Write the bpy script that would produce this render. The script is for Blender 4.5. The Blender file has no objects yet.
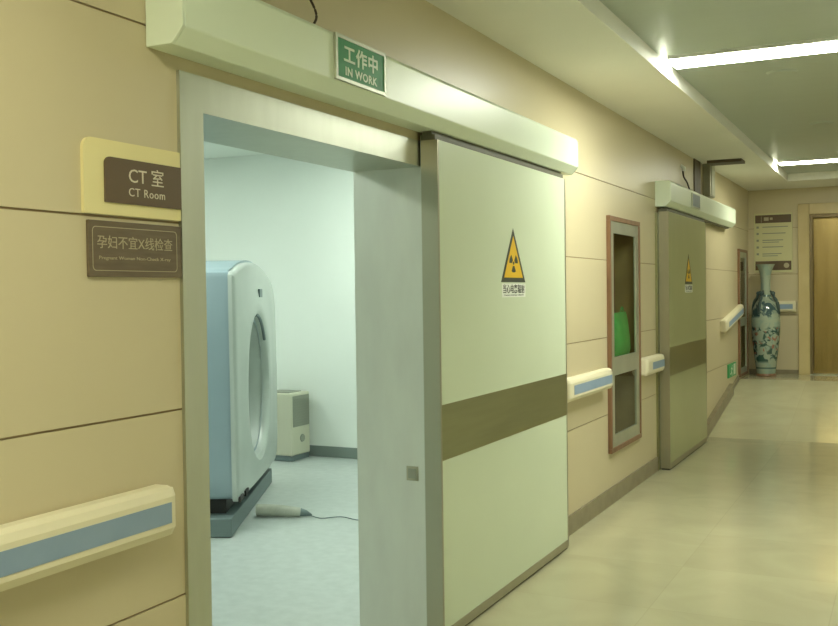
import bpy, bmesh, math, random
from mathutils import Vector, Matrix
random.seed(7)
SC = bpy.context.scene
COL = SC.collection
PI = math.pi

# ------------------------------------------------------------------ materials
def mat(name, rgb, rough=.5, metal=0., spec=.5, emit=None, es=0., coat=0.):
    m = bpy.data.materials.new(name); m.use_nodes = True
    b = m.node_tree.nodes['Principled BSDF']
    b.inputs['Base Color'].default_value = (*rgb, 1)
    b.inputs['Roughness'].default_value = rough
    b.inputs['Metallic'].default_value = metal
    b.inputs['Specular IOR Level'].default_value = spec
    b.inputs['Coat Weight'].default_value = coat
    if emit:
        b.inputs['Emission Color'].default_value = (*emit, 1)
        b.inputs['Emission Strength'].default_value = es
    return m

def nd(m, t, **k):
    n = m.node_tree.nodes.new(t)
    for a, v in k.items(): setattr(n, a, v)
    return n

def mottle(m, c1, c2, scale=(1, 1, 1), nscale=3., detail=4., lo=.35, hi=.65, rough=None, bump=0., coord='Object'):
    """mix two close tones with noise; optional roughness range and bump"""
    nt = m.node_tree; b = nt.nodes['Principled BSDF']
    tc = nd(m, 'ShaderNodeTexCoord'); mp = nd(m, 'ShaderNodeMapping'); mp.inputs['Scale'].default_value = scale
    no = nd(m, 'ShaderNodeTexNoise'); no.inputs['Scale'].default_value = nscale; no.inputs['Detail'].default_value = detail
    cr = nd(m, 'ShaderNodeValToRGB')
    cr.color_ramp.elements[0].position = lo; cr.color_ramp.elements[0].color = (*c1, 1)
    cr.color_ramp.elements[1].position = hi; cr.color_ramp.elements[1].color = (*c2, 1)
    nt.links.new(tc.outputs[coord], mp.inputs[0]); nt.links.new(mp.outputs[0], no.inputs[0])
    nt.links.new(no.outputs[0], cr.inputs[0]); nt.links.new(cr.outputs[0], b.inputs['Base Color'])
    if rough:
        mr = nd(m, 'ShaderNodeMapRange'); mr.inputs[3].default_value, mr.inputs[4].default_value = rough
        nt.links.new(no.outputs[0], mr.inputs[0]); nt.links.new(mr.outputs[0], b.inputs['Roughness'])
    if bump:
        bp = nd(m, 'ShaderNodeBump'); bp.inputs['Strength'].default_value = bump; bp.inputs['Distance'].default_value = .01
        nt.links.new(no.outputs[0], bp.inputs['Height']); nt.links.new(bp.outputs[0], b.inputs['Normal'])
    return m

M = {}
M['wall'] = mottle(mat('peach_laminate', (.66, .50, .27), .38), (.575, .505, .325), (.595, .525, .34), nscale=.9)
M['groove'] = mat('groove_brown', (.34, .25, .14), .7)
M['plaster'] = mottle(mat('warm_plaster', (.70, .60, .38), .8), (.84, .84, .76), (.87, .87, .79), nscale=1.5)
M['white_wall'] = mottle(mat('white_room_paint', (.8, .85, .8), .7), (.80, .85, .79), (.83, .88, .82), nscale=1.2)
M['steel'] = mottle(mat('brushed_steel', (.5, .5, .46), .3, 1.), (.51, .53, .44), (.54, .56, .47), scale=(3, 3, .6), nscale=6, rough=(.39, .41))
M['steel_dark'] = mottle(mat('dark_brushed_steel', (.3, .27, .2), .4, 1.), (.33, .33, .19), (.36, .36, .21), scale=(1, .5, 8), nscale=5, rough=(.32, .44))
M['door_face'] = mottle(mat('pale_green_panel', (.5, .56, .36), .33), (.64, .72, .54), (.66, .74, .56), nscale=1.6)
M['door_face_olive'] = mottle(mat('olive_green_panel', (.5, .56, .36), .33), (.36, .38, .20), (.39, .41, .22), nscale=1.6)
M['cover'] = mottle(mat('pale_green_cover', (.5, .57, .38), .35), (.76, .85, .69), (.78, .87, .71), nscale=1.5)
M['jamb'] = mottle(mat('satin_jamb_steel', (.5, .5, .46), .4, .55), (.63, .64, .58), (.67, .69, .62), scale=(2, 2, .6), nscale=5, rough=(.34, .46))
M['edge'] = mat('edge_steel', (.42, .40, .30), .35, .9)
M['black'] = mat('soft_black', (.02, .02, .018), .6)
M['base'] = mottle(mat('skirting_stone', (.23, .20, .12), .35), (.22, .19, .115), (.27, .235, .15), nscale=8)
M['base_room'] = mat('grey_skirting', (.20, .24, .22), .5)
M['ceil'] = mottle(mat('metal_ceiling', (.5, .52, .42), .38), (.44, .50, .43), (.47, .53, .46), scale=(.4, 4, 1), nscale=2, rough=(.3, .42))
M['light'] = mat('lamp_diffuser', (.9, .9, .9), .4, emit=(.97, 1., .86), es=47.)
M['light_dim'] = mat('dimmed_lamp_diffuser', (.9, .9, .9), .4, emit=(.99, 1., .80), es=26.)  # lower emission for the far strip, keeps the lobby end dim
M['light_weak'] = mat('weak_lamp_diffuser', (.9, .9, .9), .4, emit=(1., .98, .74), es=31.)
M['light_room'] = mat('room_lamp_diffuser', (.9, .9, .9), .4, emit=(.90, 1., .89), es=17.5)
M['white_metal'] = mat('white_lamp_housing', (.75, .75, .7), .4)
M['rail'] = mottle(mat('cream_rail', (.72, .63, .38), .4), (.74, .69, .49), (.76, .71, .51), nscale=3)
M['blue'] = mottle(mat('blue_inlay', (.16, .24, .36), .45), (.23, .33, .46), (.26, .36, .49), nscale=8)
M['cream_plate'] = mat('cream_plate', (.78, .70, .36), .35)
M['brown_plate'] = mat('brown_plate', (.115, .075, .04), .35)
M['brown_plate2'] = mottle(mat('brown_plate_fine', (.11, .08, .045), .4), (.115, .083, .047), (.15, .11, .065), scale=(1, 1, 9), nscale=9)
M['letter'] = mat('pale_lettering', (.66, .60, .48), .5)
M['letter_dim'] = mat('dim_lettering', (.44, .38, .25), .5)
M['green'] = mat('sign_green', (.012, .24, .06), .5)
M['sign_white'] = mat('sign_white', (.62, .74, .56), .4)
M['alu'] = mottle(mat('aluminium', (.5, .52, .44), .4, .7), (.44, .46, .37), (.50, .52, .42), nscale=4)
M['wood'] = mottle(mat('red_brown_wood', (.2, .10, .05), .4), (.18, .095, .045), (.25, .135, .07), scale=(1, 1, .2), nscale=14)
M['cab_in'] = mottle(mat('cabinet_lining', (.10, .07, .035), .8), (.20, .13, .07), (.27, .19, .10), nscale=5)
M['red'] = mat('dull_red', (.16, .03, .02), .5)
M['green_bag'] = mottle(mat('green_plastic', (.04, .36, .10), .45), (.05, .33, .10), (.10, .45, .15), nscale=9)
M['yellow'] = mat('warning_yellow', (.80, .50, .02), .4)
M['warn_dark'] = mat('warning_dark', (.05, .06, .04), .5)
M['white_plate'] = mat('white_plate', (.88, .91, .84), .5)
M['ink'] = mat('dark_ink', (.04, .045, .035), .5)
M['exit'] = mat('exit_green', (.02, .36, .11), .4)
M['exit_w'] = mat('exit_white', (.75, .85, .7), .4)
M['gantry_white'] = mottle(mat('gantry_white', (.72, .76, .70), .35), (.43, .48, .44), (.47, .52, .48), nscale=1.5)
M['gantry_blue'] = mottle(mat('gantry_blue', (.26, .40, .52), .4), (.26, .35, .39), (.29, .38, .42), nscale=1.5)
M['bore'] = mat('bore_grey', (.66, .72, .69), .35)
M['gantry_base'] = mat('gantry_base_grey', (.15, .20, .20), .5)
M['beige'] = mat('beige_casing', (.60, .60, .46), .45)
M['grille'] = mat('grille_grey', (.27, .29, .23), .6)
M['grey_sleeve'] = mottle(mat('grey_sleeve', (.3, .31, .26), .8), (.46, .48, .41), (.53, .55, .47), nscale=20)
M['frame_stone'] = mottle(mat('lift_surround_stone', (.58, .47, .22), .35), (.55, .44, .21), (.62, .51, .26), nscale=3)
M['lift'] = mottle(mat('bronze_steel', (.32, .24, .13), .28, 1.), (.27, .20, .08), (.32, .24, .10), scale=(5, 1, .5), nscale=3, rough=(.2, .3))
M['trunk'] = mottle(mat('trunking_metal', (.3, .29, .21), .45, .6), (.27, .26, .18), (.37, .36, .27), nscale=5)
M['trunk_dark'] = mat('dull_brown_metal', (.10, .075, .045), .6)
M['track'] = mat('track_shadow_grey', (.13, .13, .085), .6)
M['inner_frame'] = mat('dark_bronze_frame', (.20, .15, .075), .4, .5)
M['cable'] = mat('dark_cable', (.05, .035, .02), .6)
M['dir_board'] = mat('directory_cream', (.62, .60, .34), .4)

def floor_material(name, c1, c2, mortar, size, rough, msize=.004):
    m = mat(name, c1, rough)
    nt = m.node_tree; b = nt.nodes['Principled BSDF']
    tc = nd(m, 'ShaderNodeTexCoord')
    br = nd(m, 'ShaderNodeTexBrick', offset=0., squash=1.)
    br.inputs['Scale'].default_value = 1.; br.inputs['Brick Width'].default_value = size; br.inputs['Row Height'].default_value = size
    br.inputs['Mortar Size'].default_value = msize; br.inputs['Mortar Smooth'].default_value = .3
    br.inputs['Color1'].default_value = (*c1, 1); br.inputs['Color2'].default_value = (*c2, 1); br.inputs['Mortar'].default_value = (*mortar, 1)
    no = nd(m, 'ShaderNodeTexNoise'); no.inputs['Scale'].default_value = 2.2; no.inputs['Detail'].default_value = 8; no.inputs['Distortion'].default_value = 1.2
    mr = nd(m, 'ShaderNodeMapRange'); mr.inputs[1].default_value = .3; mr.inputs[2].default_value = .7; mr.inputs[3].default_value = .93; mr.inputs[4].default_value = 1.04
    mx = nd(m, 'ShaderNodeVectorMath', operation='SCALE')
    nt.links.new(tc.outputs['Object'], br.inputs[0]); nt.links.new(tc.outputs['Object'], no.inputs[0])
    nt.links.new(no.outputs[0], mr.inputs[0]); nt.links.new(br.outputs[0], mx.inputs[0]); nt.links.new(mr.outputs[0], mx.inputs['Scale'])
    nt.links.new(mx.outputs[0], b.inputs['Base Color'])
    return m
M['floor'] = floor_material('polished_beige_stone', (.51, .49, .32), (.475, .455, .295), (.45, .43, .28), .8, .11, .003)
M['floor_room'] = mottle(mat('speckled_vinyl', (.6, .68, .64), .35), (.47, .52, .50), (.53, .58, .56), nscale=14, detail=8)

def glass_material(name, tint, alpha_rough=.03):
    m = bpy.data.materials.new(name); m.use_nodes = True
    nt = m.node_tree; nt.nodes.clear()
    out = nt.nodes.new('ShaderNodeOutputMaterial'); mixn = nt.nodes.new('ShaderNodeMixShader')
    tr = nt.nodes.new('ShaderNodeBsdfTransparent'); tr.inputs[0].default_value = (*tint, 1)
    gl = nt.nodes.new('ShaderNodeBsdfGlossy'); gl.inputs['Roughness'].default_value = alpha_rough
    fr = nt.nodes.new('ShaderNodeFresnel'); fr.inputs[0].default_value = 1.33
    ge = nt.nodes.new('ShaderNodeNewGeometry'); mu = nt.nodes.new('ShaderNodeMath'); mu.operation = 'MULTIPLY'
    iv = nt.nodes.new('ShaderNodeMath'); iv.operation = 'SUBTRACT'; iv.inputs[0].default_value = 1.
    nt.links.new(ge.outputs['Backfacing'], iv.inputs[1]); nt.links.new(iv.outputs[0], mu.inputs[1]); nt.links.new(fr.outputs[0], mu.inputs[0])
    nt.links.new(mu.outputs[0], mixn.inputs[0]); nt.links.new(tr.outputs[0], mixn.inputs[1]); nt.links.new(gl.outputs[0], mixn.inputs[2])
    nt.links.new(mixn.outputs[0], out.inputs[0])
    return m
M['glass'] = glass_material('pane_glass', (.85, .9, .82))

def vase_material():
    m = mat('painted_porcelain', (.5, .6, .5), .15, coat=.4)
    nt = m.node_tree; b = nt.nodes['Principled BSDF']
    tc = nd(m, 'ShaderNodeTexCoord')
    def blot(scale, lo, hi, detail=3, dist=.6):
        n = nd(m, 'ShaderNodeTexNoise'); n.inputs['Scale'].default_value = scale; n.inputs['Detail'].default_value = detail; n.inputs['Distortion'].default_value = dist
        nt.links.new(tc.outputs['Object'], n.inputs[0])
        r = nd(m, 'ShaderNodeMapRange'); r.inputs[1].default_value = lo; r.inputs[2].default_value = hi
        nt.links.new(n.outputs[0], r.inputs[0]); return r
    def band(z0, z1, soft=.03):
        s = nd(m, 'ShaderNodeSeparateXYZ'); nt.links.new(tc.outputs['Object'], s.inputs[0])
        a = nd(m, 'ShaderNodeMapRange'); a.inputs[1].default_value = z0 - soft; a.inputs[2].default_value = z0
        c = nd(m, 'ShaderNodeMapRange'); c.inputs[1].default_value = z1 + soft; c.inputs[2].default_value = z1
        nt.links.new(s.outputs[2], a.inputs[0]); nt.links.new(s.outputs[2], c.inputs[0])
        q = nd(m, 'ShaderNodeMath', operation='MULTIPLY'); nt.links.new(a.outputs[0], q.inputs[0]); nt.links.new(c.outputs[0], q.inputs[1]); return q
    def mul(a, c):
        q = nd(m, 'ShaderNodeMath', operation='MULTIPLY'); nt.links.new(a.outputs[0], q.inputs[0]); nt.links.new(c.outputs[0], q.inputs[1]); return q
    last = None
    base = (.36, .43, .33)
    layers = [((.30, .40, .33), mul(blot(9, .5, .56), band(.05, 1.42))),
              ((.045, .10, .085), mul(blot(9, .50, .56, 5, 1.2), band(.20, .62))),
              ((.05, .10, .11), mul(blot(9, .48, .56, 4, 1.), band(.78, 1.02))),
              ((.34, .17, .12), mul(blot(13, .57, .62, 2, .3), band(.30, .62))),
              ((.10, .17, .15), band(1.03, 1.05, .008)), ((.10, .17, .15), band(.10, .115, .006))]
    for col, fac in layers:
        mx = nd(m, 'ShaderNodeMix', data_type='RGBA')
        nt.links.new(fac.outputs[0], mx.inputs['Factor'])
        if last: nt.links.new(last.outputs['Result'], mx.inputs['A'])
        else: mx.inputs['A'].default_value = (*base, 1)
        mx.inputs['B'].default_value = (*col, 1); last = mx
    nt.links.new(last.outputs['Result'], b.inputs['Base Color'])
    return m
M['vase'] = vase_material()

# ------------------------------------------------------------------ mesh helpers (world coordinates)
def box(bm, x0, x1, y0, y1, z0, z1):
    r = bmesh.ops.create_cube(bm, size=1)
    for v in r['verts']:
        v.co = Vector(((x0 + x1) / 2 + v.co.x * (x1 - x0), (y0 + y1) / 2 + v.co.y * (y1 - y0), (z0 + z1) / 2 + v.co.z * (z1 - z0)))
    return r['verts']
def Bx(*a):
    bm = bmesh.new(); box(bm, *a); return bm
def prism(bm, pts, fn, a, b):
    """extrude a 2-D outline from a to b; fn(u, v, t) -> world point"""
    lo = [bm.verts.new(fn(u, v, a)) for u, v in pts]; hi = [bm.verts.new(fn(u, v, b)) for u, v in pts]
    bm.faces.new(lo); bm.faces.new(hi[::-1]); n = len(pts)
    for i in range(n): bm.faces.new((lo[i], hi[i], hi[(i + 1) % n], lo[(i + 1) % n]))
def fix(bm): bmesh.ops.recalc_face_normals(bm, faces=bm.faces[:])
def lathe(bm, prof, c, seg=40, cap=True):
    rings = []
    for r, z in prof:
        rings.append([bm.verts.new((c[0] + r * math.cos(2 * PI * i / seg), c[1] + r * math.sin(2 * PI * i / seg), c[2] + z)) for i in range(seg)])
    for a, b in zip(rings, rings[1:]):
        for i in range(seg): bm.faces.new((a[i], a[(i + 1) % seg], b[(i + 1) % seg], b[i]))
    if cap: bm.faces.new(rings[0][::-1]); bm.faces.new(rings[-1])
def tube(bm, pts, rad, seg=10):
    pts = [Vector(p) for p in pts]; rr = rad if isinstance(rad, (list, tuple)) else [rad] * len(pts)
    rings = []
    for i, p in enumerate(pts):
        d = (pts[min(i + 1, len(pts) - 1)] - pts[max(i - 1, 0)]).normalized()
        up = Vector((0, 0, 1)) if abs(d.z) < .9 else Vector((0, 1, 0))
        a = d.cross(up).normalized(); b = d.cross(a)
        rings.append([bm.verts.new(p + rr[i] * (math.cos(2 * PI * k / seg) * a + math.sin(2 * PI * k / seg) * b)) for k in range(seg)])
    for a, b in zip(rings, rings[1:]):
        for i in range(seg): bm.faces.new((a[i], a[(i + 1) % seg], b[(i + 1) % seg], b[i]))
    bm.faces.new(rings[0][::-1]); bm.faces.new(rings[-1])
def smooth_pts(pts, n=8):
    P = [Vector(p) for p in pts]; P = [P[0]] + P + [P[-1]]; out = []
    for i in range(1, len(P) - 2):
        for k in range(n):
            t = k / n
            out.append(.5 * ((2 * P[i]) + (P[i + 1] - P[i - 1]) * t + (2 * P[i - 1] - 5 * P[i] + 4 * P[i + 1] - P[i + 2]) * t * t + (3 * P[i] - P[i - 1] - 3 * P[i + 1] + P[i + 2]) * t ** 3))
    return out + [P[-1]]
def round_rect(w, h, r, corners=(1, 1, 1, 1), seg=6):
    """outline about (0..w, 0..h); corners bl, br, tr, tl rounded or not"""
    out = []
    for (cx, cy, a0, on) in ((r, r, PI, corners[0]), (w - r, r, 1.5 * PI, corners[1]), (w - r, h - r, 0, corners[2]), (r, h - r, .5 * PI, corners[3])):
        if on: out += [(cx + r * math.cos(a0 + PI / 2 * k / seg), cy + r * math.sin(a0 + PI / 2 * k / seg)) for k in range(seg + 1)]
        else: out.append((0 if cx == r else w, 0 if cy == r else h))
    return out

def wpos(o):
    p = Vector((0, 0, 0))
    while o: p += o.location; o = o.parent
    return p
def origin_of(bm):
    xs = [v.co for v in bm.verts]
    return Vector(((min(p.x for p in xs) + max(p.x for p in xs)) / 2, (min(p.y for p in xs) + max(p.y for p in xs)) / 2, min(p.z for p in xs)))
def obj(name, bm, m, parent=None, bevel=0., smooth=False, label=None, segs=2):
    if isinstance(m, str): m = M[m]
    fix(bm)
    off = wpos(parent) if parent else origin_of(bm)
    if parent is None and name.split('_')[0] in ('floor', 'wall', 'ceiling', 'baseboard'): off = Vector((0, 0, 0))
    for v in bm.verts: v.co -= off
    me = bpy.data.meshes.new(name); bm.to_mesh(me); bm.free(); me.materials.append(m)
    if smooth:
        me.polygons.foreach_set('use_smooth', [True] * len(me.polygons))
        me.set_sharp_from_angle(angle=math.radians(35))
    o = bpy.data.objects.new(name, me); COL.objects.link(o)
    if parent: o.parent = parent
    else: o.location = off
    if bevel:
        b = o.modifiers.new('bevel', 'BEVEL'); b.width = bevel; b.segments = segs; b.limit_method = 'ANGLE'; b.harden_normals = False
    if label: o['label'] = label
    return o
def tag(o, label=None, cat=None, group=None, kind=None):
    if label: o['label'] = label
    if cat: o['category'] = cat
    if group: o['group'] = group
    if kind: o['kind'] = kind
    return o
def thing(name, loc, label, cat, group=None, kind=None):
    o = bpy.data.objects.new(name, None); o.empty_display_size = .05; COL.objects.link(o); o.location = loc
    return tag(o, label, cat, group, kind)
def copy_tree(o, parent=None):
    c = o.copy(); COL.objects.link(c); c.parent = parent
    for ch in list(o.children): copy_tree(ch, c)
    return c

def text_bm(body, w, h, place, depth=.0015, spacing=1., bold=0.):
    """lettering fitted to w x h; place(a, b, c) maps to the world"""
    cu = bpy.data.curves.new('lettering', 'FONT'); cu.body = body; cu.size = .2; cu.extrude = .5; cu.space_character = spacing; cu.resolution_u = 3; cu.offset = bold
    to = bpy.data.objects.new('lettering', cu); COL.objects.link(to)
    bpy.context.view_layer.update()
    me = bpy.data.meshes.new_from_object(to.evaluated_get(bpy.context.evaluated_depsgraph_get()))
    bpy.data.objects.remove(to); bpy.data.curves.remove(cu)
    xs = [v.co.x for v in me.vertices]; ys = [v.co.y for v in me.vertices]
    x0, x1, y0, y1 = min(xs), max(xs), min(ys), max(ys)
    for v in me.vertices:
        v.co = Vector(place((v.co.x - x0) / (x1 - x0) * w, (v.co.y - y0) / (y1 - y0) * h, (v.co.z + .5) * depth))
    bm = bmesh.new(); bm.from_mesh(me); bpy.data.meshes.remove(me)
    return bm
def on_wall(x, y, z): return lambda a, b, c: (x + c, y + a, z + b)      # faces the corridor
def on_end(x, y, z): return lambda a, b, c: (x + a, y - c, z + b)       # faces the camera down the corridor

# ------------------------------------------------------------------ setting
GR = [.652 + .55 * k for k in range(4)]          # panel joints
Y0, YE = -5.0, 14.0
FZ = .40                                         # raised lobby floor
def ramp(y): return 0. if y < 10.65 else min(FZ, (y - 10.65) / 2.45 * FZ)

holes = [(2.40, 4.03, 0., 2.14), (7.02, 7.85, .40, 2.04), (13.05, 13.68, .455, 2.005)]
def grid_boxes(bm, x0, x1, ys, zs, holes):
    for a, b in zip(ys, ys[1:]):
        for c, d in zs:
            my, mz = (a + b) / 2, (c + d) / 2
            if any(h[0] < my < h[1] and h[2] < mz < h[3] for h in holes): continue
            box(bm, x0, x1, a, b, c, d)
ys = sorted({Y0, YE} | {h[0] for h in holes} | {h[1] for h in holes})
bm = bmesh.new()
zc = sorted({-.05, 2.95} | {h[2] for h in holes if h[2] > 0} | {h[3] for h in holes})
grid_boxes(bm, -.33, -.006, ys, list(zip(zc, zc[1:])), holes)
body = obj('wall_left', bm, 'groove'); tag(body, 'long left corridor wall clad in peach panels with dark horizontal joints', 'wall', kind='structure')
g = .0032
edges = [0.] + GR + [2.95]
zs = []
for a, b in zip(edges, edges[1:]):
    lo = a + (g if a else 0); hi = b - (g if b < 2.9 else 0)
    cuts = [lo] + sorted(z for h in holes for z in (h[2], h[3]) if lo < z < hi) + [hi]
    zs += list(zip(cuts, cuts[1:]))
bm = bmesh.new(); grid_boxes(bm, -.006, 0., ys, zs, holes)
obj('wall_panels', bm, 'wall', body)
bm = bmesh.new(); box(bm, -.345, -.331, -1, 2.40, 0, 2.9); box(bm, -.345, -.331, 4.03, 8.1, 0, 2.9); box(bm, -.345, -.331, 2.40, 4.03, 2.14, 2.9)
obj('room_side_lining', bm, 'white_wall', body)

# corridor floor with ramp up to the lift lobby
bm = bmesh.new()
prism(bm, [(Y0, -.1), (Y0, 0), (10.65, 0), (13.1, FZ), (14.3, FZ), (14.3, -.1)], lambda u, v, t: (t, u, v), 0., 3.3)
f = obj('floor_corridor', bm, 'floor'); tag(f, 'polished beige stone corridor floor sloping up to the far lobby', 'floor', kind='structure')
bm = Bx(-6.5, 0, -1., 8.1, -.1, -.002)
f = obj('floor_room', bm, 'floor_room'); tag(f, 'pale speckled vinyl floor of the scanner room', 'floor', kind='structure')

# ceiling, soffit, walls
bm = bmesh.new(); box(bm, .6, 2.7, Y0, 13.0, 2.93, 3.03)
c = obj('ceiling_corridor', bm, 'ceil'); tag(c, 'pale metal corridor ceiling with light strips set across it', 'ceiling', kind='structure')
bm = bmesh.new(); box(bm, 0, .6, Y0, YE, 2.84, 3.0); box(bm, 2.7, 3.3, Y0, YE, 2.84, 3.0); box(bm, .6, 2.7, 13.0, YE, 2.84, 3.0)
obj('soffit', bm, 'plaster', c)
w = obj('wall_right', Bx(3.3, 3.42, Y0, YE, -.05, 3), 'plaster'); tag(w, 'right corridor wall', 'wall', kind='structure')
w = obj('wall_back', Bx(0, 3.3, Y0 - .1, Y0, -.05, 3), 'plaster'); tag(w, 'corridor wall behind the viewer', 'wall', kind='structure')
# end wall with panel joints, split round the lift opening
bm = bmesh.new()
box(bm, -.33, .74, YE + .004, YE + .3, 0, 3); box(bm, 2.46, 3.42, YE + .004, YE + .3, 0, 3); box(bm, .74, 2.46, YE + .004, YE + .3, 2.52, 3)
w = obj('wall_end', bm, 'groove'); tag(w, 'end wall of the lobby around the lift door', 'wall', kind='structure')
bm = bmesh.new(); e2 = [FZ] + [1.18, 1.72, 2.33] + [2.95]
for a, b in zip(e2, e2[1:]):
    for x0, x1 in ((0, .74), (2.46, 3.3)): box(bm, x0, x1, YE, YE + .004, a + (g if a > FZ else 0), b - g)
box(bm, .74, 2.46, YE, YE + .004, 2.55, 2.95)
obj('wall_panels', bm, M['wall'], w)

# scanner room shell
w = obj('wall_room_end', Bx(-6.5, -.33, 8.1, 8.2, 0, 2.95), 'white_wall'); tag(w, 'white end wall of the scanner room', 'wall', kind='structure')
w = obj('wall_room_back', Bx(-6.6, -6.5, -1.1, 8.2, 0, 2.95), 'white_wall'); tag(w, 'white back wall of the scanner room', 'wall', kind='structure')
w = obj('wall_room_front', Bx(-6.5, -.33, -1.1, -1., 0, 2.95), 'white_wall'); tag(w, 'white near wall of the scanner room', 'wall', kind='structure')
w = obj('ceiling_room', Bx(-6.5, -.33, -1., 8.1, 2.9, 3.0), 'white_wall'); tag(w, 'white ceiling of the scanner room', 'ceiling', kind='structure')
b = obj('baseboard_room', Bx(-6.5, -.345, 8.085, 8.1, 0, .10), 'base_room'); tag(b, 'grey skirting along the scanner room end wall', 'skirting', kind='structure')

# skirting of the corridor
bm = bmesh.new()
box(bm, 0, .014, Y0, 2.35, 0, .12); box(bm, 0, .014, 4.09, 8.50, 0, .12)
def skirt(bm, ya, yb, th, h, n=1):
    prism(bm, [(ya, ramp(ya)), (yb, ramp(yb)), (yb, ramp(yb) + h), (ya, ramp(ya) + h)], lambda u, v, t: (t, u, v), 0, th)
prism(bm, [(10.2, 0), (10.65, 0), (12.35, ramp(12.35)), (12.35, ramp(12.35) + .13), (10.65, .12), (10.2, .12)], lambda u, v, t: (t, u, v), 0, .05)
skirt(bm, 12.36, 13.02, .014, .07)
b = obj('baseboard_left', bm, 'base'); tag(b, 'grey-brown stone skirting along the left corridor wall', 'skirting', kind='structure')
b = obj('baseboard_end', Bx(0, .63, YE - .012, YE, FZ, FZ + .06), 'base'); tag(b, 'low skirting at the end wall behind the vase', 'skirting', kind='structure')

# ------------------------------------------------------------------ steel frame of the open doorway
t = thing('trim_1', (0, 3.2, 0), 'brushed steel frame lining the open doorway to the scanner room', 'door frame', kind='structure')
bm = bmesh.new(); box(bm, .0, .012, 2.350, 2.458, 0, 2.2); box(bm, -.335, 0, 2.446, 2.458, 0, 2.102)
obj('jamb', bm, 'steel', t)
bm = bmesh.new(); box(bm, .0, .012, 3.977, 4.085, 0, 2.2); box(bm, -.335, 0, 3.977, 3.989, 0, 2.102)
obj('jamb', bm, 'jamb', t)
bm = bmesh.new(); box(bm, .0, .012, 2.458, 3.977, 2.09, 2.2); box(bm, -.335, 0, 2.458, 3.977, 2.09, 2.102)
obj('header', bm, 'steel', t)
s = thing('wall_switch', (-.052, 3.977, .70), 'small grey key switch set low in the steel jamb', 'switch')
obj('plate', Bx(-.082, -.026, 3.972, 3.977, .702, .766), 'edge', s)
obj('insert', Bx(-.073, -.035, 3.970, 3.972, .712, .756), 'grille', s)

# ------------------------------------------------------------------ sliding doors
def warning_sign(yc, parent, faint=False):
    x = .1005
    bm = bmesh.new(); prism(bm, [(yc - .175, 1.585), (yc + .175, 1.585), (yc, 1.862)], lambda u, v, t: (t, u, v), x, x + .001)
    p = obj('warning_sign', bm, 'warn_dark', parent, label='yellow triangular radiation warning sticker with white caption')
    bm = bmesh.new(); prism(bm, [(yc - .135, 1.608), (yc + .135, 1.608), (yc, 1.822)], lambda u, v, t: (t, u, v), x + .001, x + .0018)
    obj('triangle', bm, 'yellow', p)
    bm = bmesh.new(); cy, cz = yc, 1.683
    k = 1.0
    for a0 in (30, 150, 270):
        pts = []
        for q in range(7): a = math.radians(a0 - 30 + 60 * q / 6); pts.append((cy + .062 * math.cos(a), cz + .048 * math.sin(a)))
        for q in range(7): a = math.radians(a0 + 30 - 60 * q / 6); pts.append((cy + .019 * math.cos(a), cz + .015 * math.sin(a)))
        prism(bm, pts, lambda u, v, t: (t, u, v), x + .0018, x + .0024)
    prism(bm, [(cy + .011 * math.cos(2 * PI * q / 12), cz + .009 * math.sin(2 * PI * q / 12)) for q in range(12)], lambda u, v, t: (t, u, v), x + .0018, x + .0024)
    obj('trefoil', bm, 'warn_dark', p)
    obj('caption_plate', Bx(x, x + .0008, yc - .165, yc + .175, 1.508, 1.578), 'white_plate', p)
    obj('caption', text_bm('当心电离辐射', .31, .046, on_wall(x + .0008, yc - .15, 1.528), .0008, bold=.002), 'ink', p)
    obj('small_caption', text_bm('Caution ionizing radiation', .28, .009, on_wall(x + .0008, yc - .135, 1.514), .0008), 'ink', p)

def sliding_door(name, ya, yb, label, face='door_face', z0=.012):
    d = thing(name, (.055, (ya + yb) / 2, 0), label, 'door', kind='structure')
    xa, xb, zt = .018, .100, 2.225
    obj('door_core', Bx(xa, xb - .004, ya + .002, yb - .002, z0, 2.200), 'steel', d)
    obj('top_rail', Bx(xa, xb - .012, ya + .002, yb - .002, 2.200, zt), 'track', d, label='top rail coloured dark for the shaded gap under the housing')  # shade of the gap above the leaf is put into this dark colour
    bm = bmesh.new(); box(bm, xb - .004, xb, ya + .012, yb - .016, .055, .800); box(bm, xb - .004, xb, ya + .012, yb - .016, 1.045, 2.200)
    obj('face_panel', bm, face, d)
    obj('middle_band', Bx(xb - .004, xb + .0015, ya + .012, yb - .016, .800, 1.045), 'steel_dark', d, label='wide brown-grey steel band across the door')
    bm = bmesh.new(); box(bm, xa, xb + .001, yb - .016, yb, z0, 2.2); box(bm, xa + .004, xb + .001, ya - .002, ya + .012, z0, 2.2)
    obj('edge_trim', bm, 'edge', d)
    obj('kick_strip', Bx(xa + .004, xb + .004, ya + .012, yb - .016, z0, .055), 'edge', d)
    obj('door_seal', Bx(xa + .01, xb - .006, ya, yb, .001, z0), 'black', d)
    return d
d1 = sliding_door('door_1', 3.95, 5.74, 'large pale green sliding door beside the open doorway')
warning_sign(4.86, d1)
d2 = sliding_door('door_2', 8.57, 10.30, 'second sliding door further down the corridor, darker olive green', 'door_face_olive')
warning_sign(9.42, d2)
t = thing('trim_2', (0, 8.56, 0), 'dark steel frame edge left of the further sliding door', 'door frame', kind='structure')
obj('casing', Bx(0, .016, 8.51, 8.60, 0, 2.19), 'steel_dark', t)
obj('casing', Bx(0, .016, 8.60, 10.24, 2.09, 2.19), 'steel_dark', t)

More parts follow.
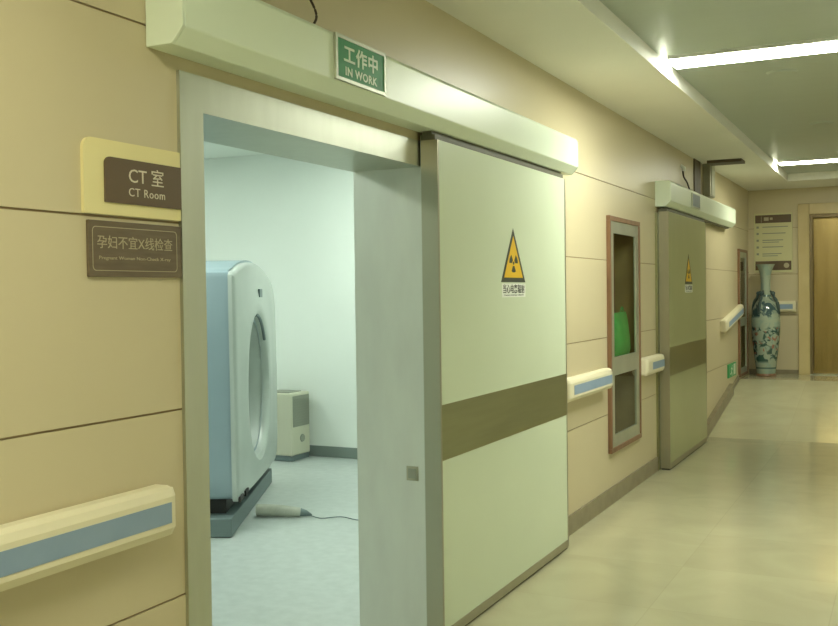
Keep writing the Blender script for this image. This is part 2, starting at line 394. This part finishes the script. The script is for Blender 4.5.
# door operator housings
def housing(ya, yb, label, tracks):
    t = thing('door_operator_housing', (.0, (ya + yb) / 2, 2.24), label, 'door housing', 'housings above the sliding doors')
    prof = [(.001, 2.24), (.092, 2.24), (.133, 2.285), (.133, 2.44), (.118, 2.457), (.001, 2.457)]
    bm = bmesh.new(); prism(bm, prof, lambda u, v, q: (u, q, v), ya + .012, yb - .04)
    # rounded far end and flat near cap
    ins = [(0, 0), (.012, .012), (.028, .026)]
    def ring(y, k): return [bm2.verts.new((max(u - k, .001), y, min(max(v, 2.24 + k * .6), 2.457 - k))) for u, v in prof]
    obj('housing_body', bm, 'cover', t, bevel=.004)
    bm2 = bmesh.new()
    rs = [ring(yb - .04, 0), ring(yb - .016, .006), ring(yb - .004, .018), ring(yb, .034)]
    n = len(prof)
    for a, b in zip(rs, rs[1:]):
        for i in range(n): bm2.faces.new((a[i], a[(i + 1) % n], b[(i + 1) % n], b[i]))
    bm2.faces.new(rs[0]); bm2.faces.new(rs[-1][::-1])
    obj('end_cap', bm2, 'cover', t)
    bm = bmesh.new(); prism(bm, prof, lambda u, v, q: (u, q, v), ya, ya + .012)
    obj('end_cap', bm, 'cover', t, bevel=.003)
    obj('track', Bx(.03, .075, *tracks, 2.226, 2.24), 'track', t)
    return t
housing(2.22, 5.94, 'long pale green door housing above the open doorway', (3.95, 5.74))
housing(8.52, 12.06, 'further pale green door housing above the second sliding door', (8.67, 11.9))

# green IN WORK sign
t = thing('work_sign', (.134, 3.215, 2.29), 'green sign reading IN WORK on the near door housing', 'sign')
bm = bmesh.new(); x = .134
for a in ((3.030, 3.402, 2.288, 2.300), (3.030, 3.402, 2.436, 2.449), (3.030, 3.044, 2.300, 2.436), (3.388, 3.402, 2.300, 2.436)): box(bm, x, x + .010, *a)
obj('sign_frame', bm, 'alu', t)
obj('sign_face', Bx(x, x + .007, 3.044, 3.388, 2.300, 2.436), 'green', t)
obj('chinese_lettering', text_bm('工作中', .250, .066, on_wall(x + .007, 3.088, 2.356), .001, 1.1, bold=.005), 'sign_white', t)
obj('english_lettering', text_bm('IN WORK', .235, .031, on_wall(x + .007, 3.098, 2.312), .001, 1.1, bold=.005), 'sign_white', t)
t = thing('work_sign', (.134, 9.56, 2.30), 'small dark unlit sign on the further door housing', 'sign')
obj('sign_frame', Bx(x, x + .012, 9.40, 9.77, 2.295, 2.425), 'alu', t)
obj('sign_face', Bx(x + .012, x + .014, 9.415, 9.755, 2.305, 2.415), 'gantry_base', t)

# ------------------------------------------------------------------ handrails
def handrail(ya, yb, label, end=False, slope=0., za=.850, cap_a=True, cap_b=True, strip=None, h=.148):
    """bumper rail on the left wall; slope is dz/dy"""
    t = thing('wall_handrail', (0, (ya + yb) / 2, za), label, 'handrail', 'bumper handrails along the walls')
    prof = [(0, .012), (.045, 0), (.068, .008), (.080, .030), (.080, h - .03), (.072, h - .010), (.055, h), (.020, h), (.006, h - .012), (0, h - .02)]
    def place(u, v, q): return (u, q, za + v + slope * (q - ya))
    bm = bmesh.new(); prism(bm, prof, place, ya + .03, yb - .03); obj('rail_body', bm, 'rail', t)
    for on, y0, y1, nm in ((cap_a, ya + .03, ya, 'a'), (cap_b, yb - .03, yb, 'b')):
        bm = bmesh.new(); rs = []
        for f_, k in ((0, 0), (.5, .004), (.85, .012), (1, .022)):
            yy = y0 + (y1 - y0) * f_
            rs.append([bm.verts.new(place(max(0, u - k) if u > 0 else 0, min(max(v, k * .8), h - k * .8), yy)) for u, v in prof])
        n = len(prof)
        for a, b_ in zip(rs, rs[1:]):
            for i in range(n): bm.faces.new((a[i], a[(i + 1) % n], b_[(i + 1) % n], b_[i]))
        bm.faces.new(rs[0]); bm.faces.new(rs[-1][::-1]); obj('end_cap', bm, 'rail', t)
    s0, s1 = strip or (ya + .10, yb - .07)
    bm = bmesh.new(); prism(bm, [(.078, .045), (.0815, .045), (.0815, .103), (.078, .103)], place, s0, s1)
    obj('blue_strip', bm, 'blue', t, label='blue inlay strip')
    return t
handrail(-4.5, 2.235, 'cream handrail with blue strip left of the open doorway', strip=(-4.4, 2.20), za=.858)
handrail(5.86, 6.86, 'cream handrail between near sliding door and glass cabinet', strip=(5.95, 6.82))
handrail(7.885, 8.50, 'short cream handrail between glass cabinet and second door', strip=(8.05, 8.47))
handrail(11.70, 13.00, 'sloping cream handrail on the ramp before the corner', slope=.125, za=1.035, strip=(11.85, 12.95))
t = thing('wall_handrail', (.34, YE, 1.22), 'short cream handrail on the end wall behind the vase', 'handrail', 'bumper handrails along the walls')
prof = [(0, .012), (.045, 0), (.068, .008), (.080, .030), (.080, .12), (.072, .14), (.055, .15), (.006, .14), (0, .13)]
bm = bmesh.new(); prism(bm, prof, lambda u, v, q: (q, YE - u, 1.22 + v), .06, .60); obj('rail_body', bm, 'rail', t, bevel=.006)
obj('blue_strip', Bx(.12, .56, YE - .0815, YE - .078, 1.262, 1.325), 'blue', t, label='blue inlay strip')

# ------------------------------------------------------------------ glass fronted cabinets in the wall
def cabinet(ya, yb, z0, z1, bar, label, fw=.035, iw=.085):
    t = thing('fire_cabinet', (0, (ya + yb) / 2, z0), label, 'cabinet', 'glass fronted wall cabinets')
    def ring(bm, x0, x1, a, b, c, d, w):
        box(bm, x0, x1, a, b, c, c + w); box(bm, x0, x1, a, b, d - w, d); box(bm, x0, x1, a, a + w, c + w, d - w); box(bm, x0, x1, b - w, b, c + w, d - w)
    bm = bmesh.new(); ring(bm, 0, .028, ya, yb, z0, z1, fw); obj('outer_frame', bm, 'wood', t, bevel=.003, label='red-brown outer frame')
    a, b, c, d = ya + fw, yb - fw, z0 + fw, z1 - fw
    dr = bm = bmesh.new(); ring(bm, .002, .020, a, b, c, d, iw); box(bm, .002, .020, a + iw, b - iw, *bar)
    dr = obj('cabinet_door', bm, 'alu', t, label='aluminium framed glass door')
    obj('pane', Bx(.008, .012, a + iw, b - iw, bar[1], d - iw), 'glass', dr)
    obj('pane', Bx(.008, .012, a + iw, b - iw, c + iw, bar[0]), 'glass', dr)
    bm = bmesh.new(); e = .004
    box(bm, -.20, -.19, a + e, b - e, c + e, d - e); box(bm, -.19, .001, a + e, a + .012, c + e, d - e); box(bm, -.19, .001, b - .012, b - e, c + e, d - e)
    box(bm, -.19, .001, a + .012, b - .012, c + e, c + .012); box(bm, -.19, .001, a + .012, b - .012, d - .012, d - e)
    obj('cabinet_box', bm, 'cab_in', t)
    obj('shelf', Bx(-.19, 0, a + .012, b - .012, bar[0] + .03, bar[1] - .02), 'cab_in', t)
    return t
cabinet(6.99, 7.88, .37, 2.07, (.920, 1.052), 'tall glass-fronted wall cabinet with green bag inside')
cabinet(13.02, 13.71, .425, 2.035, (1.06, 1.17), 'dark narrow cabinet in the far corner beside the vase', iw=.07)
# green bag on the shelf
t = thing('plastic_bag', (-.07, 7.61, 1.032), 'green plastic bag standing inside the glass cabinet', 'bag')
bm = bmesh.new(); rs = []
for k, (z, w_, dpt) in enumerate(((0, .155, .05), (.05, .17, .06), (.14, .175, .062), (.22, .17, .05), (.29, .168, .035), (.33, .166, .02))):
    rs.append([bm.verts.new((-.075 + dpt * math.sin(2 * PI * i / 20) * (1 + .1 * math.sin(5 * i + k)), 7.61 + w_ * 1.1 * math.copysign(abs(math.cos(2 * PI * i / 20)) ** .6, math.cos(2 * PI * i / 20)), 1.0325 + z + .006 * math.sin(3 * i + k))) for i in range(20)])
for a, b in zip(rs, rs[1:]):
    for i in range(20): bm.faces.new((a[i], a[(i + 1) % 20], b[(i + 1) % 20], b[i]))
bm.faces.new(rs[0]); bm.faces.new(rs[-1])
for v in bm.verts: v.co.z = max(v.co.z, 1.0325)
obj('bag_body', bm, 'green_bag', t, smooth=True)
bm = bmesh.new(); tube(bm, smooth_pts([(-.075, 7.64, 1.355), (-.07, 7.65, 1.395), (-.07, 7.70, 1.40), (-.075, 7.72, 1.35)], 5), .006, 6); obj('handle', bm, 'green_bag', t, smooth=True)
bm = bmesh.new(); tube(bm, [(-.16, 7.72, 1.05), (-.16, 7.72, 1.98)], .022, 12)
tag(obj('pipe', bm, 'red', smooth=True), 'dull red upright pipe inside the glass cabinet', 'pipe')

# ------------------------------------------------------------------ signs left of the doorway
t = thing('room_sign', (0, 2.15, 1.757), 'cream and brown sign reading CT Room left of the doorway', 'sign')
bm = bmesh.new(); prism(bm, round_rect(.385, .20, .03, (0, 0, 0, 1)), lambda u, v, q: (q, 1.963 + u, 1.757 + v), 0, .010)
obj('backing_plate', bm, 'cream_plate', t)
bm = bmesh.new(); prism(bm, round_rect(.310, .122, .02, (0, 0, 0, 1)), lambda u, v, q: (q, 2.036 + u, 1.790 + v), .010, .015)
obj('name_plate', bm, 'brown_plate', t)
obj('chinese_lettering', text_bm('CT 室', .142, .047, on_wall(.015, 2.126, 1.848), .001), 'letter', t)
obj('english_lettering', text_bm('CT Room', .148, .023, on_wall(.015, 2.125, 1.812), .001, 1.1), 'letter', t)
t = thing('notice_sign', (0, 2.16, 1.590), 'brown notice plate in thin Chinese lettering under the CT Room sign', 'sign')
Y1, Z1 = 1.977, 1.590
obj('notice_plate', Bx(0, .010, Y1, 2.349, Z1, Z1 + .150), 'brown_plate2', t, bevel=.002)
bm = bmesh.new(); o_ = round_rect(.338, .118, .012); i_ = round_rect(.334, .114, .011)
ro = [bm.verts.new((.0105, Y1 + .012 + u, Z1 + .016 + v)) for u, v in o_]; ri = [bm.verts.new((.0105, Y1 + .014 + u, Z1 + .018 + v)) for u, v in i_]
for k in range(len(ro)): bm.faces.new((ro[k], ro[(k + 1) % len(ro)], ri[(k + 1) % len(ro)], ri[k]))
r_ = bmesh.ops.extrude_face_region(bm, geom=bm.faces[:]); [setattr(v, 'co', v.co + Vector((.0006, 0, 0))) for v in r_['geom'] if isinstance(v, bmesh.types.BMVert)]
obj('border_line', bm, 'letter_dim', t)
obj('chinese_lettering', text_bm('孕妇不宜X线检查', .300, .035, on_wall(.010, Y1 + .030, Z1 + .076), .001), 'letter_dim', t)
obj('english_lettering', text_bm('Pregnant Woman Non-Check X-ray', .285, .012, on_wall(.010, Y1 + .036, Z1 + .044), .001), 'letter_dim', t)

# ------------------------------------------------------------------ things on the far walls
t = thing('directory_board', (.315, YE, 1.75), 'cream directory board with dark bands above the vase', 'sign')
y = YE
obj('board', Bx(.075, .555, y - .02, y, 1.745, 2.53), 'dir_board', t)
for z0, z1, lab in ((2.40, 2.505, 'dark header band'), (1.775, 1.895, 'dark footer band')): obj('band', Bx(.09, .54, y - .0225, y - .02, z0, z1), 'brown_plate', t, label=lab)
bm = bmesh.new(); box(bm, .165, .170, y - .0245, y - .0225, 2.41, 2.49); box(bm, .20, .26, y - .0245, y - .0225, 2.43, 2.475); box(bm, .275, .31, y - .0245, y - .0225, 2.44, 2.47)
obj('header_marks', bm, 'letter_dim', t)
for k, z in enumerate((2.345, 2.26, 2.17, 2.08, 1.99)):
    bm = bmesh.new(); box(bm, .105, .135, y - .022, y - .02, z - .014, z + .014)
    wdt = (.32, .29, .26, .26, .24)[k]
    box(bm, .18, .18 + wdt, y - .022, y - .02, z - .004, z + .008)
    if k in (2, 4): box(bm, .18, .18 + wdt * .8, y - .022, y - .02, z - .030, z - .020)
    obj('directory_line', bm, 'grille', t)
bm = bmesh.new(); r_ = bmesh.ops.create_cone(bm, segments=24, radius1=.034, radius2=.034, depth=.002, cap_ends=True, matrix=Matrix.Translation((.48, y - .0235, 1.835)) @ Matrix.Rotation(PI / 2, 4, 'X'))
obj('emblem', bm, 'letter_dim', t)

t = thing('exit_sign', (0, 12.47, .49), 'small green exit sign with running figure low on the wall', 'sign')
obj('sign_plate', Bx(0, .012, 12.20, 12.78, .480, .640), 'exit', t)
bm = bmesh.new(); xx = .012
def arm(a, b, w=.02):
    a, b = Vector((0, *a)), Vector((0, *b)); d = (b - a).normalized(); n_ = Vector((0, -d.z, d.y)) * w / 2
    q = [a + n_, b + n_, b - n_, a - n_]; prism(bm, [(p.y, p.z) for p in q], lambda u, v, s: (s, u, v), xx, xx + .001)
arm((12.46, .585), (12.43, .54), .03); arm((12.43, .54), (12.48, .515)); arm((12.48, .515), (12.47, .49)); arm((12.43, .54), (12.385, .515)); arm((12.385, .515), (12.34, .525), .016)
arm((12.455, .59), (12.51, .565), .014); arm((12.45, .59), (12.395, .575), .014)
prism(bm, [(12.475 + .016 * math.cos(2 * PI * q / 12), .610 + .014 * math.sin(2 * PI * q / 12)) for q in range(12)], lambda u, v, s: (s, u, v), xx, xx + .001)
obj('running_figure', bm, 'exit_w', t)
obj('door_symbol', Bx(xx, xx + .001, 12.58, 12.73, .495, .625), 'exit_w', t)

# lift door
t = thing('door_3', (1.6, YE, FZ), 'bronze steel lift doors in a stone surround at the corridor end', 'lift door', kind='structure')
bm = bmesh.new(); box(bm, .625, .765, YE - .05, YE + .13, FZ, 2.63); box(bm, 2.435, 2.575, YE - .05, YE + .13, FZ, 2.63); box(bm, .765, 2.435, YE - .05, YE + .13, 2.49, 2.63)
obj('surround', bm, 'frame_stone', t, bevel=.006)
bm = bmesh.new(); box(bm, .766, .80, YE - .02, YE + .13, FZ, 2.49); box(bm, 2.40, 2.434, YE - .02, YE + .13, FZ, 2.49); box(bm, .80, 2.40, YE - .02, YE + .13, 2.45, 2.489)
obj('inner_frame', bm, 'inner_frame', t)
for a, b in ((.80, 1.598), (1.602, 2.40)): obj('door_panel', Bx(a, b, YE + .09, YE + .12, FZ + .01, 2.45), 'lift', t, bevel=.003)
obj('sill', Bx(.766, 2.434, YE - .05, YE + .13, FZ, FZ + .010), 'alu', t)

# vase
t = thing('floor_vase', (.255, 13.66, FZ), 'tall painted porcelain floor vase in the far corner', 'vase')
prof = [(.105, .035), (.118, .04), (.128, .12), (.150, .30), (.172, .50), (.180, .66), (.178, .78), (.160, .87), (.125, .95), (.085, 1.01), (.066, 1.07), (.060, 1.16), (.062, 1.26), (.074, 1.34), (.098, 1.41), (.118, 1.44), (.112, 1.445), (.09, 1.41), (.055, 1.30), (.05, 1.1)]
P2 = [(p.x, p.z) for p in smooth_pts([(r, 0, z) for r, z in prof], 4)]
bm = bmesh.new(); lathe(bm, P2, (.255, 13.66, FZ), 48); obj('vase_body', bm, 'vase', t, smooth=True)
bm = bmesh.new(); lathe(bm, [(.125, 0), (.130, .01), (.115, .034), (.104, .034)], (.255, 13.66, FZ), 32); obj('stand', bm, 'wood', t, smooth=True)
orn = mat('ornament_glaze', (.05, .085, .08), .3)
for ang in (-110, -20, 70, 160):
    a = math.radians(ang); bm = bmesh.new()
    pts = [(.255 + r * math.cos(a), 13.66 + r * math.sin(a), FZ + z) for r, z in ((.062, 1.10), (.10, 1.07), (.115, 1.02), (.150, .97), (.168, .91), (.178, .84), (.184, .80))]
    tube(bm, smooth_pts(pts, 4), [.012 + .010 * math.sin(PI * k / 24) for k in range(25)], 8)
    bmesh.ops.create_icosphere(bm, subdivisions=2, radius=.03, matrix=Matrix.Translation(pts[1]))
    obj('lion_ornament', bm, orn, t, smooth=True, label='dark green raised ornament on the shoulder')

# trunking above the second door
t = thing('cable_trunking', (.05, 10.6, 2.50), 'metal cable trunking rising above the further door housing', 'trunking')
obj('vertical_duct', Bx(0, .080, 10.70, 10.98, 2.50, 2.84), 'trunk', t, bevel=.008)
obj('duct_lid', Bx(.080, .088, 10.76, 10.93, 2.515, 2.838), 'alu', t)
obj('ceiling_duct', Bx(.09, .43, 10.45, 10.69, 2.81, 2.84), 'trunk_dark', t, bevel=.004)
obj('cover_plate', Bx(0, .012, 10.22, 10.54, 2.47, 2.84), 'trunk_dark', t, label='dull brown cover plate')

# cables
bm = bmesh.new(); tube(bm, smooth_pts([(.006, 2.93, 2.84), (.02, 2.96, 2.72), (.05, 2.985, 2.60), (.085, 2.985, 2.53), (.10, 2.975, 2.49), (.10, 2.95, 2.457)], 5), .0045, 8)
tag(obj('cable', bm, 'cable', smooth=True), 'dark cable hanging down to the near door housing', 'cable')
t = thing('door_sensor_cable', (0, 9.7, 2.457), 'short cable with pale end above the further door housing', 'cable')
bm = bmesh.new(); tube(bm, smooth_pts([(.02, 9.60, 2.66), (.02, 9.64, 2.60), (.03, 9.76, 2.55), (.05, 9.80, 2.457)], 5), .008, 8); obj('wire', bm, 'cable', t, smooth=True)
bm = bmesh.new(); tube(bm, [(0, 9.59, 2.70), (.03, 9.60, 2.68), (.03, 9.60, 2.65)], .018, 10); obj('wall_grommet', bm, 'white_plate', t, smooth=True)

# ------------------------------------------------------------------ ceiling lights and fittings
def strip_light(y, label, lamp='light'):
    t = thing('ceiling_light', (1.20, y, 2.93), label, 'ceiling light', 'strip lights across the corridor ceiling')
    bm = bmesh.new(); x0, x1, w = .64, 1.76, .13
    box(bm, x0, x1, y - w - .02, y - w, 2.908, 2.93); box(bm, x0, x1, y + w, y + w + .02, 2.908, 2.93)
    box(bm, x1, x1 + .015, y - w, y + w, 2.908, 2.93)
    obj('housing', bm, 'white_metal', t)
    obj('diffuser', Bx(x0, x1, y - w, y + w, 2.906, 2.926), lamp, t)
    return t
strip_light(6.20, 'bright strip light across the ceiling nearest in view')
strip_light(11.75, 'further bright strip light across the ceiling near the lobby', 'light_dim')
strip_light(.74, 'ceiling strip light above the viewer', 'light_weak')
strip_light(-4.0, 'ceiling strip light behind the viewer', 'light_weak')
for (x_, y_, lab) in ((1.20, 6.88, 'round flush ceiling fitting just past the nearest strip light'), (1.27, 9.17, 'round flush ceiling fitting between the two strip lights')):
    bm = bmesh.new(); lathe(bm, [(.085, -.012), (.10, 0)], (x_, y_, 2.93), 32); o = obj('ceiling_speaker', bm, 'ceil'); tag(o, lab, 'ceiling fitting', 'round fittings on the corridor ceiling')
for k, (x_, y_) in enumerate(((-2.0, 1.5), (-2.0, 4.6), (-2.0, 7.0), (-4.6, 3.0), (-4.6, 6.2))):
    t = thing('room_light', (x_, y_, 2.90), 'square ceiling light panel in the scanner room', 'ceiling light', 'light panels in the scanner room')
    obj('panel_frame', Bx(x_ - .32, x_ + .32, y_ - .32, y_ + .32, 2.885, 2.90), 'white_metal', t)
    obj('diffuser', Bx(x_ - .29, x_ + .29, y_ - .29, y_ + .29, 2.878, 2.885), 'light_room', t)

# ------------------------------------------------------------------ CT scanner
P = Vector((-1.93, 5.23, 0)); U_ = Vector((-.447, .894, 0)).normalized(); N_ = Vector((U_.y, -U_.x, 0))
def G(u, v, d): return P + U_ * u + N_ * d + Vector((0, 0, v))
t = thing('ct_scanner', tuple(G(.9, 0, -.45)), 'blue and white CT scanner ring seen through the open doorway', 'scanner')
def outline(inset, n=96):
    """gantry silhouette in (u, z), rounded shoulders"""
    ctl = [(0, .26), (-.01, .9), (-.03, 1.58), (-.01, 1.675), (.12, 1.705), (.34, 1.745), (.62, 1.765), (.92, 1.765), (1.22, 1.735), (1.5, 1.69), (1.70, 1.64), (1.83, 1.55), (1.89, 1.38), (1.93, .9), (1.91, .36), (1.82, .21), (1.6, .19), (.9, .19), (.2, .20), (.03, .21)]
    c_ = Vector((.92, .95))
    out = []
    for u, v in ctl:
        p = Vector((u, v)); out.append((u + (inset if u < .4 else -inset if u > 1.44 else 0), v + (-inset if v > 1.5 else inset if v < .3 else 0)))
    q = smooth_pts([(a, 0, b) for a, b in out + [out[0]]], 5)[:-1]
    return [(p.x, p.z) for p in q]
ol = outline(0)
BC = (.90, .88)
angs = []
N = len(ol)
# front cover: rings from back rim to bore funnel
bm = bmesh.new(); rings = []
def ringpts(k):
    # k: 0 outline .. 1 funnel circle
    out = []
    for (u, v) in ol:
        a = math.atan2(v - BC[1], u - BC[0]); r = .50
        cu_, cv_ = BC[0] + r * math.cos(a), BC[1] + r * 1.06 * math.sin(a)
        out.append((u + (cu_ - u) * k, v + (cv_ - v) * k))
    return out
for k, d in ((0, -.040), (0, -.015), (.02, -.004), (.06, .002), (.30, -.006), (.55, -.002), (.80, .012), (.93, .016), (1., .008)):
    rings.append([bm.verts.new(G(u, v, d)) for u, v in ringpts(k)])
for r, d in ((.490, -.004), (.480, -.03), (.468, -.10), (.455, -.22)):
    rings.append([bm.verts.new(G(BC[0] + r * math.cos(a), BC[1] + r * 1.04 * math.sin(a), d)) for a in [math.atan2(v - BC[1], u - BC[0]) for u, v in ol]])
for a, b in zip(rings, rings[1:]):
    for i in range(N): bm.faces.new((a[i], a[(i + 1) % N], b[(i + 1) % N], b[i]))
obj('front_cover', bm, 'gantry_white', t, smooth=True, label='white front cover with round opening')
bm = bmesh.new(); angl = [2 * PI * i / 64 for i in range(64)]; rs = []
for r, d in ((.453, -.22), (.445, -.55), (.44, -.80)): rs.append([bm.verts.new(G(BC[0] + r * math.cos(a), BC[1] + r * math.sin(a), d)) for a in angl])
for a, b in zip(rs, rs[1:]):
    for i in range(64): bm.faces.new((a[i], a[(i + 1) % 64], b[(i + 1) % 64], b[i]))
obj('bore_tunnel', bm, 'bore', t, smooth=True)
bm = bmesh.new(); arc = [math.radians(38 + 55 * k / 30) for k in range(31)]  # dark tubes stand in for the shaded gap round the opening
tube(bm, [G(BC[0] + .488 * math.cos(a), BC[1] + .488 * 1.05 * math.sin(a), -.006) for a in arc], .012, 8)
obj('bore_gap_line', bm, 'gantry_base', t, smooth=True, label='dark line drawn for the shaded gap at the top of the opening')
bm = bmesh.new()
tube(bm, [G(BC[0] + .495 * math.cos(a), BC[1] + .495 * 1.05 * math.sin(a), -.002) for a in (math.radians(150 + 2 * k) for k in range(8))], .010, 8)
obj('bore_gap_line', bm, 'gantry_base', t, smooth=True, label='short dark line drawn for the shaded gap at the side of the opening')
bm = bmesh.new(); oi = outline(.015); rs = []
oi = [(u, v + (.03 if v > 1.5 else 0)) for u, v in oi]
for k, d in ((0, -.041), (0, -.40), (.0, -.74), (.05, -.82)):
    rs.append([bm.verts.new(G(u + (.92 - u) * k, v + (.95 - v) * k, d)) for u, v in oi])
for a, b in zip(rs, rs[1:]):
    for i in range(len(oi)): bm.faces.new((a[i], a[(i + 1) % len(oi)], b[(i + 1) % len(oi)], b[i]))
# end faces as rings round the bore so the tunnel stays open
for rg, d in ((rs[0], -.041), (rs[-1], -.82)):
    inner = [bm.verts.new(G(BC[0] + .47 * math.cos(a), BC[1] + .47 * math.sin(a), d)) for a in [math.atan2(v - BC[1], u - BC[0]) for u, v in oi]]
    for i in range(len(oi)): bm.faces.new((rg[i], rg[(i + 1) % len(oi)], inner[(i + 1) % len(oi)], inner[i]))
obj('side_shell', bm, 'gantry_blue', t, smooth=True, label='blue shell behind the white cover')
bm = bmesh.new()
for d in (-.30, -.55): tube(bm, [G(-.0 + .014, .30, d), G(.014, 1.60, d)], .004, 6)
obj('shell_seam', bm, 'gantry_base', t)
def gbox(bm, u0, u1, z0, z1, d0, d1): prism(bm, [(u0, z0), (u1, z0), (u1, z1), (u0, z1)], lambda u, v, q: G(u, v, q), d0, d1)
bm = bmesh.new(); gbox(bm, -.07, 1.78, .002, .12, -1.0, -.035); obj('base_plinth', bm, 'gantry_base', t, bevel=.006)
bm = bmesh.new(); gbox(bm, .1, 1.72, .12, .24, -.72, -.10); obj('pedestal', bm, 'black', t)
for u0 in (.02, .22):
    bm = bmesh.new(); gbox(bm, u0, u0 + .12, .205, .24, -.005, .012); obj('latch', bm, 'black', t)
bm = bmesh.new(); gbox(bm, .98, 1.10, 1.52, 1.58, -.002, .012); obj('indicator', bm, 'gantry_base', t)
# sleeve and cable on the floor
t = thing('cable_sleeve', (-1.98, 5.78, 0), 'grey padded cable sleeve lying on the floor by the scanner', 'cable sleeve')
pts = [(-2.14, 5.725, .044), (-2.07, 5.75, .044), (-1.98, 5.78, .042), (-1.90, 5.80, .038), (-1.855, 5.83, .032)]
bm = bmesh.new(); tube(bm, smooth_pts(pts, 6), [.042 - .012 * (k / 24) ** 2 for k in range(25)], 14); obj('sleeve', bm, 'grey_sleeve', t, smooth=True)
bm = bmesh.new(); tube(bm, [(-1.855, 5.83, .032), (-1.82, 5.85, .024), (-1.785, 5.87, .010)], [.030, .022, .006], 12); obj('dark_tip', bm, 'gantry_base', t, smooth=True)
bm = bmesh.new(); tube(bm, smooth_pts([(-1.79, 5.87, .005), (-1.68, 5.83, .005), (-1.58, 5.92, .005), (-1.42, 5.88, .005), (-1.30, 5.95, .005)], 6), .0035, 6)
tag(obj('thin_cable', bm, 'gantry_base', smooth=True), 'thin wire trailing from the grey sleeve across the floor', 'cable')

# dehumidifier by the wall
X1, X0_ = -3.16, -3.52; ya, yb = 7.72, 8.03
t = thing('air_unit', ((X0_ + X1) / 2, (ya + yb) / 2, 0), 'beige floor-standing air unit with grey grille beside the scanner', 'air unit')
obj('casing', Bx(X0_, X1, ya, yb, .05, .625), 'beige', t, bevel=.012)
obj('plinth', Bx(X0_ + .01, X1 - .01, ya + .01, yb - .01, .001, .05), 'gantry_base', t)
gr = obj('grille', Bx(X1 - .001, X1 + .006, ya + .02, yb - .02, .315, .60), 'grille', t)
bm = bmesh.new()
for k in range(11): box(bm, X1 + .006, X1 + .010, ya + .03, yb - .03, .33 + k * .024, .336 + k * .024)
obj('slats', bm, 'grille', gr)
bm = bmesh.new(); bmesh.ops.create_cone(bm, segments=20, radius1=.038, radius2=.034, depth=.008, cap_ends=True, matrix=Matrix.Translation((X1 + .004, (ya + yb) / 2 + .02, .20)) @ Matrix.Rotation(PI / 2, 4, 'Y'))
obj('dial', bm, 'grille', t)
bm = bmesh.new(); box(bm, X0_ + .06, X1 - .06, ya + .05, yb - .05, .625, .633); obj('top_vent', bm, 'grille', t)

# ------------------------------------------------------------------ camera, world, view
f_px = 1002.71; yaw, pitch, roll = map(math.radians, (26.0929, 1.1468, -.7600))
F = Vector((-math.sin(yaw) * math.cos(pitch), math.cos(yaw) * math.cos(pitch), -math.sin(pitch)))
R = Vector((math.cos(yaw), math.sin(yaw), 0)); U = R.cross(F)
R, U = math.cos(roll) * R + math.sin(roll) * U, -math.sin(roll) * R + math.cos(roll) * U
cam = bpy.data.cameras.new('camera'); cam.sensor_width = 36; cam.lens = f_px * 36 / 838; cam.clip_start = .05
co = bpy.data.objects.new('camera', cam); COL.objects.link(co)
mw = Matrix((R, U, -F)).transposed().to_4x4(); mw.translation = Vector((1.93581, 0, 1.53611)); co.matrix_world = mw
SC.camera = co
wd = bpy.data.worlds.new('world'); SC.world = wd; wd.use_nodes = True
wd.node_tree.nodes['Background'].inputs[0].default_value = (.5, .5, .45, 1); wd.node_tree.nodes['Background'].inputs[1].default_value = .0
vs = SC.view_settings; vs.view_transform = 'Standard'; vs.look = 'None'; vs.gamma = 1; vs.use_curve_mapping = False; vs.exposure = 0.70
